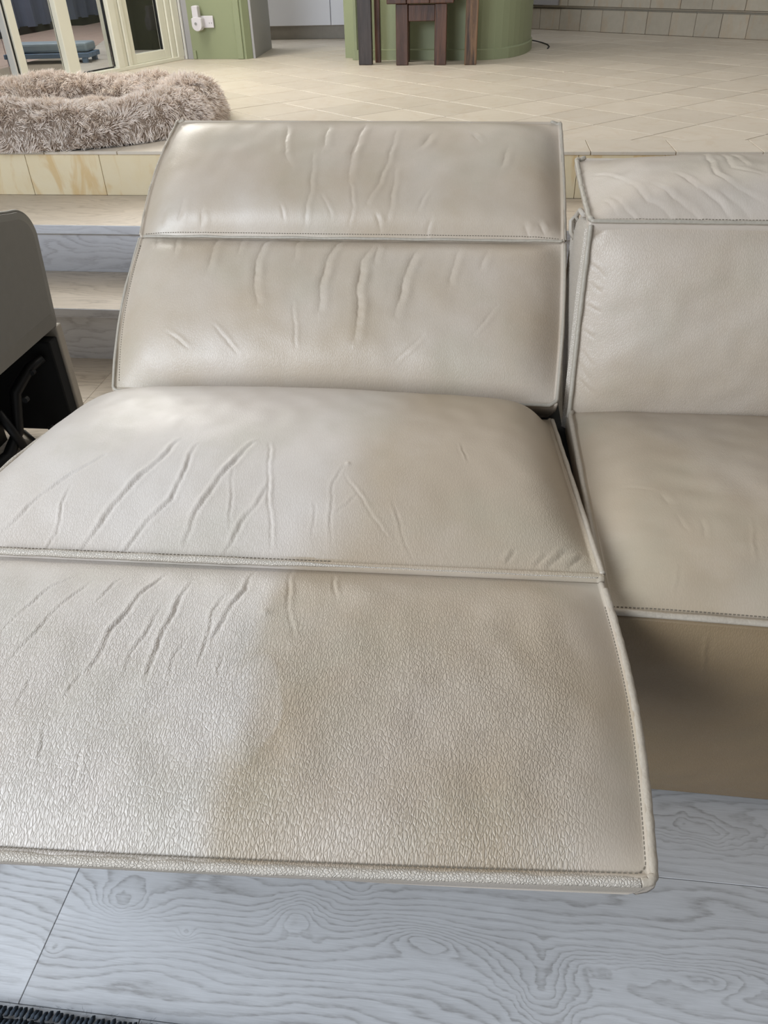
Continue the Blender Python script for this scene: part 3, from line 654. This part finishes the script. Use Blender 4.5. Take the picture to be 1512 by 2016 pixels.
# outside: paving, shade cloth, olive wall, bench
pv = MB().box(-7, -2.50, 3.0, 12, .36, .470).build('patio', M_TC); tag(pv, 'terracotta patio outside the glass door', None, 'structure')
k = 0
for i in range(12):
    for j in range(5):
        MB().box(-5.2+j*.5+.004, -4.7+j*.5-.004, 4.4+i*.5+.004, 4.9+i*.5-.004, .465, .490, .003).build('paving_slab', M_TC, pv)
bd = MB(); 
for i in range(180):
    y0 = 3.2+i*.06; dx = .035*math.sin(i*1.1)+.02*math.sin(i*.37)
    dx2 = .035*math.sin((i+1)*1.1)+.02*math.sin((i+1)*.37)
    bd.add([(-5.0+dx, y0, .55), (-5.0+dx2, y0+.06, .55), (-5.0+dx2, y0+.06, 3.2), (-5.0+dx, y0, 3.2)], [(0, 1, 2, 3)])
tag(bd.build('wall_outside', M_SD, None, True), 'blue grey shade cloth hanging beyond the patio', None, 'structure')
bw = MB().box(-5.0, -5.05+.01, 3.0, 14, .4, .56).box(-3.03, -2.30, 6.95, 7.1, .40, 3.0).build('wall_outside', M_OL); tag(bw, 'dark olive outside wall behind the right door pane', None, 'structure')
bench = empty('garden_bench', (-3.18, 6.20, .49), 'low blue slatted bench with pale cushion on the patio beyond the glass', 'bench')
def bb(mb, name, mat=M_BN):
    o = mb.build(name, mat, bench); o.matrix_parent_inverse = Matrix.Translation((3.18, -6.20, -.49)); return o
Mb = Matrix.Translation((-3.18, 6.20, .49)) @ Matrix.Rotation(math.radians(6), 4, 'Z')
for i in range(3): bb(MB().box(-.31, .31, -.12+i*.085, -.04+i*.085, .075, .105, .004, Mb), 'seat_slat', M_BB)
bb(MB().box(-.27, .29, -.08, .13, .108, .165, .015, Mb), 'seat_cushion')
for sx in (-.27, .27):
    for sy in (-.10, .11): bb(MB().box(sx-.018, sx+.018, sy-.018, sy+.018, 0, .075, .003, Mb), 'leg', M_BB)

# ------------------------------------------------------------------ green wall stub with socket, kitchen beyond
ws = MB().prism([(-2.135, 6.262), (-1.727, 6.222), (-1.690, 6.262), (-1.690, 6.40), (-2.135, 6.46)], ZT, 2.9).build('wall_center', M_GN); tag(ws, 'sage green wall stub with a power socket left of the kitchen doorway', None, 'structure')
MB().box(-1.79, -1.745, 6.212, 6.24, ZT, 2.9, .004).build('corner_trim', M_GN, ws)
ww = MB().box(-2.172, -2.120, 6.262, 6.46, ZT, 2.9).build('wall_center', M_GW); tag(ww, 'narrow grey wall return beside the door architrave', None, 'structure')
MB().box(-2.128, -2.105, 6.245, 6.262, ZT, ZT+.055, .002).build('skirting', M_GN, ww)
wr = MB().prism([(-1.688, 6.262), (-1.672, 6.262), (-1.715, 6.95), (-1.80, 6.95)], ZT, 2.9).build('wall_center', M_GW); tag(wr, 'grey lavender side of the kitchen doorway', None, 'structure')
wk = MB().box(-3.4, 1.0, 8.35, 8.45, ZT, 2.9).build('wall_back', M_GW); tag(wk, 'grey wall behind the kitchen cabinets', None, 'structure')
cab = empty('kitchen_cabinet', (-1.55, 7.65, ZT), 'white kitchen base cabinet with recessed grey kickboard in the doorway', 'cabinet')
def cb(mb, name, mat):
    o = mb.build(name, mat, cab); o.matrix_parent_inverse = Matrix.Translation((1.55, -7.65, -ZT)); return o
cb(MB().box(-2.45, -.85, 7.652, 8.3, ZT+.10, ZT+.87, .003), 'body', M_CB)
cb(MB().box(-2.45, -.85, 7.69, 7.71, ZT, ZT+.10, .001), 'kickboard', M_KB)
for a, b in ((-2.44, -1.96), (-1.955, -1.353), (-1.347, -.87)): cb(MB().box(a, b, 7.630, 7.650, ZT+.102, ZT+.80, .003), 'door', M_CB)
cb(MB().box(-2.5, -.8, 7.60, 8.32, ZT+.87, ZT+.91, .004), 'worktop', M_KB)

sock = empty('power_socket', (-1.99, 6.235, .76), 'white double power socket low on the sage green wall', 'socket')
Ms = Matrix.Translation((-1.99, 6.2400, .763)) @ Matrix.Rotation(math.radians(-5.6), 4, 'Z')
o = MB().box(-.060, .050, -.012, .0, -.036, .036, .003, Ms).build('face_plate', M_PL, sock); o.matrix_parent_inverse = Matrix.Translation((1.99, -6.235, -.76))
for sx in (-.035, .028):
    for dx in (-.008, .008):
        o = MB().box(sx+dx-.0015, sx+dx+.0015, -.0128, -.011, -.012, -.003, 0, Ms).build('socket_slot', M_RB, sock); o.matrix_parent_inverse = Matrix.Translation((1.99, -6.235, -.76))
fr = empty('plug_in_diffuser', (-2.05, 6.20, .76), 'white plug-in air freshener pushed into the wall socket', 'diffuser')
def fb(mb, name, mat, sm=False):
    o = mb.build(name, mat, fr, sm); o.matrix_parent_inverse = Matrix.Translation((2.05, -6.20, -.76)); return o
def capsule_prism(cx, cz, w0, h0, h1, y0, y1, n=14):
    pts = [(cx+w0*math.cos(math.pi+math.pi*i/n), cz-h0+w0*math.sin(math.pi+math.pi*i/n)) for i in range(n+1)]+[(cx+w0*math.cos(math.pi*i/n), cz+h1+w0*.35*math.sin(math.pi*i/n)) for i in range(n+1)]
    m = len(pts); c = .006
    ins = [(cx+(x-cx)*.86, cz+(z-cz)*.93) for x, z in pts]
    vs_ = [(x, y1, z) for x, z in pts]+[(x, y0+c, z) for x, z in pts]+[(x, y0, z) for x, z in ins]
    fs = [tuple(range(m))]+[(L*m+i, L*m+(i+1) % m, (L+1)*m+(i+1) % m, (L+1)*m+i) for L in (0, 1) for i in range(m)]+[tuple(2*m+i for i in range(m))[::-1]]
    return MB().add(vs_, fs)
fb(capsule_prism(-2.045, .748, .037, .0, .035, 6.165, 6.232), 'body', M_PL)
fb(capsule_prism(-2.050, .80, .022, .0, .055, 6.172, 6.225), 'refill_bottle', M_PL)
fb(MB().tube([(-2.050, 6.166, .757), (-2.050, 6.160, .757)], .009, 16), 'chrome_button', M_CH)

# ------------------------------------------------------------------ green pillar wall with rounded end
pp_ = [(-1.008, 6.215), (-.935, 6.200), (-.928, 6.085), (-.80, 6.070), (-.40, 6.035), (-.06, 5.995)]
c0, c1 = (-.06, 5.995), (.300, 6.80)
for i in range(1, 13):
    a = i/12*math.pi/2; pp_.append((c0[0]+(c1[0]-c0[0])*math.sin(a), c1[1]-(c1[1]-c0[1])*math.cos(a)))
pp_ += [(.30, 7.1), (-1.008, 7.1)]
pw = MB().prism(pp_, ZT, 2.9).build('wall_center', M_GN); tag(pw, 'sage green wall with a rounded right end behind the timber table', None, 'structure')
sk = [(x-.0, y_-.010) for x, y_ in pp_[2:-2]]; sk = [(-.935, 6.073)]+[(x+(.010 if i > 5 else 0)*1, y_) for i, (x, y_) in enumerate(sk[1:])]+[(.312, 6.80)]
vs_ = []; 
for x, y_ in sk: vs_ += [(x, y_, ZT), (x, y_, ZT+.058), (x-.008 if x > 0 else x, y_+.012, ZT+.066)]
fs = []
for i in range(len(sk)-1):
    for q in (0, 1): fs.append((i*3+q, (i+1)*3+q, (i+1)*3+q+1, i*3+q+1))
o = MB().add(vs_, fs).build('baseboard_center', M_GN); tag(o, 'low green skirting along the rounded wall', None, 'structure')
MB().box(-.925, -.90, 6.070, 6.085, ZT, 2.9, .004).build('corner_trim', M_GN, pw)

# ------------------------------------------------------------------ rustic timber table and stool
tab = empty('console_table', (-.46, 5.78, ZT), 'tall rustic table of dark recycled timber standing against the rounded green wall', 'table')
def tb(par, mb, name, mat):
    o = mb.build(name, mat, par); o.matrix_parent_inverse = Matrix.Translation(-Vector(par.location)); return o
tb(tab, MB().box(-.852, -.762, 5.785, 5.835, ZT, ZT+.72, .004), 'leg', M_T3)
tb(tab, MB().box(-.758, -.722, 5.91, 5.96, ZT, ZT+.72, .004), 'leg', M_T1)
tb(tab, MB().box(-.158, -.080, 5.725, 5.80, ZT, ZT+.72, .005), 'leg', M_T2)
tb(tab, MB().box(-.150, -.085, 5.88, 5.93, ZT, ZT+.72, .005), 'leg', M_T1)
for i in range(3): tb(tab, MB().box(-.92, -.02, 5.60+i*.118, 5.715+i*.118, ZT+.72, ZT+.765, .004), 'top_plank', M_T1)
st = empty('wooden_stool', (-.436, 5.78, ZT), 'small square stool of reddish rough timber standing under the console table', 'stool')
tb(st, MB().box(-.600, -.523, 5.745, 5.80, ZT, ZT+.335, .004), 'leg', M_T1); tb(st, MB().box(-.352, -.276, 5.735, 5.79, ZT, ZT+.335, .004), 'leg', M_T3 if False else M_T1)
tb(st, MB().box(-.590, -.530, 5.93, 5.98, ZT, ZT+.335, .004), 'leg', M_T1); tb(st, MB().box(-.345, -.285, 5.93, 5.98, ZT, ZT+.335, .004), 'leg', M_T1)
tb(st, MB().box(-.523, -.352, 5.765, 5.79, ZT+.240, ZT+.330, .004), 'apron', M_T1)
tb(st, MB().box(-.655, -.530, 5.72, 6.0, ZT+.336, ZT+.395, .005), 'seat_plank', M_T1)
tb(st, MB().box(-.528, -.385, 5.72, 6.0, ZT+.336, ZT+.395, .005), 'seat_plank', M_T1); tb(st, MB().box(-.383, -.235, 5.715, 6.0, ZT+.336, ZT+.395, .005), 'seat_plank', M_T1)

# ------------------------------------------------------------------ pale stone hearth wall at right
HA = Vector((.10, 8.53, 0)); HB = Vector((2.60, 6.575, 0)); hd = (HB-HA).normalized(); hl = (HB-HA).length
Mh = Matrix.Translation(HA) @ Matrix.Rotation(math.atan2(hd.y, hd.x), 4, 'Z')
wsn = MB().box(0, hl, .03, .30, ZT, 1.6, 0, Mh).build('wall_right', M_TW); tag(wsn, 'pale stone tiled hearth wall running across at upper right', None, 'structure')
x = .0; k = 0
while x < hl-.1:
    MB().box(x+.0015, x+.2085, .006+.003*((k*5) % 3)/3, .03, ZT+.001, ZT+.158, .003, Mh).build('stone_tile', M_TW, wsn)
    x += .21; k += 1
MB().box(0, hl, .0, .035, ZT+.172, ZT+.180, .001, Mh).build('ledge', M_TW, wsn)
x = .45; k = 0
while x < hl-.1:
    MB().box(x+.0015, x+.2585, -.012+.003*((k*7) % 3)/3, .03, ZT+.182, ZT+.50, .003, Mh).build('stone_tile', M_TW, wsn)
    x += .26; k += 1
gc = MB().box(-.2, .62, -.030, .03, ZT+.185, ZT+.9, .004, Mh).build('wall_right', M_GW); tag(gc, 'plain grey panel above the stone course beside the green wall', None, 'structure')
cord = MB().tube([(.30, 7.30, ZT+.004), (.36, 7.18, ZT+.004), (.40, 7.06, ZT+.004), (.435, 6.90, ZT+.004), (.44, 6.75, ZT+.004), (.42, 6.62, ZT+.004)], .004, 8).build('extension_cable', M_RB, None, True)
tag(cord, 'thin dark cord lying on the tiles beside the rounded green wall', 'cord')

# ------------------------------------------------------------------ recliner armchair at left
arm = empty('recliner_armchair', (-1.4, 1.6, 0), 'grey beige leather recliner at the far left edge, showing its side panel and black inside', 'armchair')
def ab(mb, name, mat, sm=False, label=None):
    o = mb.build(name, mat, arm, sm); o.matrix_parent_inverse = Matrix.Translation((1.4, -1.6, 0))
    if label: o['label'] = label
    return o
# outline of side panel in (y, z): rounded upper rear corner
out = [(.95, .344), (1.845, .350)]+[(1.853, .36), (1.874, .55), (1.878, .585)]
for i in range(1, 10):
    a = i/10*math.pi/2; out.append((1.878-.085*(1-math.cos(a)), .585+.075*math.sin(a)))
out += [(1.78, .663), (1.60, .700), (.95, .72)]
n = len(out); cy = sum(p[0] for p in out)/n; cz = sum(p[1] for p in out)/n
def shr(f, d): return [(cy+(y_-cy)*f, cz+(z-cz)*f) for y_, z in out]
L0 = [(-1.22, a, b) for a, b in out]; L1 = [(-1.128, a, b) for a, b in out]; L2 = [(-1.116, a, b) for a, b in shr(.975, 0)]; L3 = [(-1.110, a, b) for a, b in shr(.80, 0)]
vs_ = L0+L1+L2+L3; fs = [tuple(range(n))]+[(L*n+i, L*n+(i+1) % n, (L+1)*n+(i+1) % n, (L+1)*n+i) for L in range(3) for i in range(n)]+[tuple(3*n+i for i in range(n))[::-1]]
M_GA = plain('grey_beige_leather', (.20, .19, .165, 1), .5, nscale=40, var=.06, bump=.2)
ab(MB().add(vs_, [f[::-1] for f in fs]), 'side_panel', M_GA, False)
ab(MB().tube([(-1.124, a, b) for a, b in out[1:-1]], .0045, 8), 'piping', M_GA, True)
ab(MB().box(-2.1, -1.22, .95, 1.87, .33, .70, .03), 'cushion', M_GA)
# rear board of the base: leather outside, black lining inside
ab(MB().box(-2.1, -1.118, 1.842, 1.872, .03, .352, .004), 'rear_board', M_LB, False, 'pale leather edge of the rear board')
ab(MB().box(-2.1, -1.124, 1.800, 1.842, .055, .325, .003), 'lining', M_BK, False, 'black lining')
ab(MB().box(-2.1, -1.2, 1.02, 1.80, .30, .33, .003), 'underside', M_BK)
ab(MB().tube([(-1.150, 1.79, .285), (-1.175, 1.76, .270), (-1.20, 1.70, .225), (-1.215, 1.68, .12), (-1.225, 1.62, .075), (-1.30, 1.45, .05)], [.012, .014, .016, .015, .018, .018], 8), 'recline_link', M_MT, True)
ab(MB().tube([(-1.225, 1.64, .20), (-1.19, 1.66, .06)], .012, 8), 'recline_link', M_MT, True)
ab(MB().box(-1.365, -1.335, 1.20, 1.79, .02, .31, .003), 'recline_rail', M_MT)
for (yy, zz) in ((1.765, .262), (1.77, .09), (1.70, .215)): ab(MB().tube([(-1.165, yy-.01, zz), (-1.165, yy-.022, zz)], .008, 10), 'bolt', M_MT)
cbl = MB().tube([(-1.62, 1.93, .005), (-1.50, 1.905, .005), (-1.421, 1.887, .005), (-1.385, 1.881, .005), (-1.329, 1.867, .005), (-1.25, 1.80, .005), (-1.20, 1.72, .005)], .0045, 8).build('power_cable', M_RB, None, True)
tag(cbl, 'black cable on the floor under the recliner at far left', 'cable')

# ------------------------------------------------------------------ fluffy dog bed
bed = empty('dog_bed', (-1.84, 3.69, ZT), 'round fluffy mushroom brown donut pet bed on the tiled step edge', 'pet bed')
rs = np.random.RandomState(3)
RX, RY, TR = .66, .61, .135
def bed_surf(a, t):
    """a angle around, t in [0,1]: 0 outer foot, .55 rim crown, .8 inner wall, 1 centre"""
    lump = 1+.07*np.sin(3*a+1)+.05*np.sin(7*a+.5)+.03*np.sin(13*a)
    rim = .135*lump
    ph = np.clip(t/.72, 0, 1)*np.pi*1.05                         # around the tube, from outer foot over the crown
    tubr = TR; cr = 1-tubr/ .62
    R1x, R1y = RX-tubr, RY-tubr
    off = np.cos(ph*1.0-.35)*tubr*1.02; zz = (np.sin(ph*1.12-.6)+.56)/1.56*rim*1.10
    zz = np.where(ph < .25, rim*.56*(ph/.25), zz) if False else zz
    k = np.clip((t-.72)/.28, 0, 1)
    rx = (R1x+off)*(1-k); ry = (R1y+off)*(1-k)
    inner = .062+.012*np.sin(5*a+k*4)+.014*np.sin(9*k+2*a)
    zz = np.where(k > 0, zz*(1-k)**3+inner*(1-(1-k)**3), zz)
    x = np.cos(a)*rx; y_ = np.sin(a)*ry
    return np.stack([x, y_, np.maximum(zz, .006)], -1)
na, ntt = 180, 60
aa, tt = np.meshgrid(np.linspace(0, 2*np.pi, na, endpoint=False), np.linspace(0, 1, ntt)); Pb = bed_surf(aa, tt)
idx = np.arange(na*ntt).reshape(ntt, na); F = np.stack([idx[:-1], np.roll(idx[:-1], -1, 1), np.roll(idx[1:], -1, 1), idx[1:]], -1).reshape(-1, 4)
t = NT('plush_base'); M_FB = t.fin((.22, .165, .125, 1), .9)
o = link('cushion', np_mesh('cushion', Pb.reshape(-1, 3), F), M_FB, bed, True)
t = NT('plush_fur'); fa = t.attr('tip'); fr_ = t.attr('rnd'); P = t.pos()
c = t.mix(fa, (.72, .60, .51, 1), (1.0, .93, .86, 1)); c = t.mix(t.math('MULTIPLY', fr_, .35), c, (.86, .75, .67, 1))
c = t.mix(t.math('MULTIPLY', t.ramp(t.noise(P, 9, 3), [(.45, 0), (.65, 1)]), .35), c, (.66, .58, .50, 1))
M_FU = t.fin(c, .75, None, .25)
NF = 130000
t0 = rs.rand(NF)**.85; a0 = rs.rand(NF)*2*np.pi
keep = rs.rand(NF) < np.clip(1.15-t0*.75, .15, 1); t0, a0 = t0[keep], a0[keep]
p0 = bed_surf(a0, t0); e1 = bed_surf(a0+.01, t0)-p0; e2 = bed_surf(a0, np.clip(t0+.01, 0, 1))-bed_surf(a0, np.clip(t0-.01, 0, 1))
nn = np.cross(e2, e1); nn /= np.linalg.norm(nn, axis=1, keepdims=True)+1e-9
nn = np.where((nn@np.array([0, 0, 1.0]) < -0.2)[:, None], -nn, nn)
outw = p0*[1, 1, 0]; outw /= np.linalg.norm(outw, axis=1, keepdims=True)+1e-9
flip = ((nn*outw).sum(1) < 0) & (t0 < .3); nn[flip] *= -1
flip = (nn[:, 2] < 0) & (t0 >= .3); nn[flip] *= -1
# coherent clumps of fur
def cl(seed, f):
    g = np.random.RandomState(seed); K = 10; o_ = 0
    for i in range(K):
        d = g.normal(size=3)*f; o_ = o_+np.sin(p0@d+g.rand()*6.28)
    return o_/math.sqrt(K/2)
comb = np.stack([cl(1, 22), cl(2, 22), cl(3, 22)], -1)*.24+np.stack([cl(4, 95), cl(5, 95), cl(6, 95)], -1)*.28
dirn = nn*.62+comb+np.array([0, 0, -.28])*(t0 < .45)[:, None]+rs.normal(size=p0.shape)*.16
dirn /= np.linalg.norm(dirn, axis=1, keepdims=True)
ln = .022*(.7+.6*rs.rand(len(p0)))*(1+.25*cl(8, 30)); ln = np.clip(ln, .012, .05)[:, None]
sd = np.cross(dirn, rs.normal(size=p0.shape)); sd /= np.linalg.norm(sd, axis=1, keepdims=True)+1e-9; wdt = .0011
m1 = p0+dirn*ln*.55; tip = p0+dirn*ln+np.array([0, 0, -.25])*ln*.6+comb*ln*.25
V = np.stack([p0-sd*wdt, p0+sd*wdt, m1+sd*wdt*.9, m1-sd*wdt*.9, tip], 1); V[..., 2] = np.maximum(V[..., 2], .002)
# keep fur above the tiles and in front of nothing
b = np.arange(len(p0))[:, None]*5
F = np.concatenate([b+[0, 1, 2], b+[0, 2, 3], b+[3, 2, 4]], 0)
tipa = np.tile([0, 0, .55, .55, 1.0], len(p0)); rn = np.repeat(rs.rand(len(p0)), 5)
o = link('fur', np_mesh('fur', V.reshape(-1, 3), F, {'tip': tipa, 'rnd': rn}), M_FU, bed, True); o['kind'] = 'stuff'
bed.rotation_euler = (0, 0, math.radians(8))

# ------------------------------------------------------------------ dark knitted rug at the bottom left corner
rug = empty('knitted_rug', (-.5, 0, 0), 'dark navy grey chunky knitted rug at the bottom left corner', 'rug')
M_RG = plain('navy_grey_wool', (.032, .042, .055, 1), .95, nscale=300, var=.5, bump=.8)
def rb(mb, name, mat, sm=False):
    o = mb.build(name, mat, rug, sm); o.matrix_parent_inverse = Matrix.Translation((.5, 0, 0)); return o
rb(MB().box(-1.7, .7, -.8, .366, .001, .010, .003), 'backing', M_RG)
ico = bmesh.new(); bmesh.ops.create_icosphere(ico, subdivisions=1, radius=1); iv = np.array([v.co for v in ico.verts]); fi = np.array([[v.index for v in f_.verts] for f_ in ico.faces]); ico.free()
rows = []; 
for r_i in range(17):
    yy = .372-r_i*.0125
    for c_i in range(330):
        xx = -1.7+c_i*.0073
        if xx > .7: break
        rows.append((xx+rs.normal()*.0006, yy+rs.normal()*.0012, .012+rs.normal()*.001, .55+.1*rs.normal()))
rows = np.array(rows); Vr = []
ca, sa = np.cos(rows[:, 3]), np.sin(rows[:, 3])
loc = iv*[.0030, .0085, .0062]
V = np.stack([rows[:, None, 0]+loc[None, :, 0]*ca[:, None]+loc[None, :, 1]*sa[:, None]*.7, rows[:, None, 1]-loc[None, :, 0]*sa[:, None]+loc[None, :, 1]*ca[:, None], np.maximum(rows[:, None, 2]+loc[None, :, 2], .002)], -1)
F = (fi[None]+np.arange(len(rows))[:, None, None]*len(iv)).reshape(-1, 3)
Vh = rs.rand(9000, 2); hx = Vh[:, 0]*2.4-1.7; hy = .385-Vh[:, 1]*.20
o = link('knitted_loops', np_mesh('knitted_loops', V.reshape(-1, 3), F), M_RG, rug, True); o['kind'] = 'stuff'; o.matrix_parent_inverse = Matrix.Translation((.5, 0, 0))
d = rs.normal(size=(9000, 3))*[1, 1, .4]+[0, 0, .5]; d /= np.linalg.norm(d, axis=1, keepdims=True); p = np.stack([hx, hy, np.full(9000, .014)], -1)
s2 = np.cross(d, rs.normal(size=d.shape)); s2 /= np.linalg.norm(s2, axis=1, keepdims=True)
V = np.stack([p-s2*.0002, p+s2*.0002, p+d*.007], 1); V[..., 2] = np.maximum(V[..., 2], .001)
o = link('wool_fuzz', np_mesh('wool_fuzz', V.reshape(-1, 3), np.arange(27000).reshape(-1, 3)), M_RG, rug); o['kind'] = 'stuff'; o.matrix_parent_inverse = Matrix.Translation((.5, 0, 0))
print('tiles', cnt)
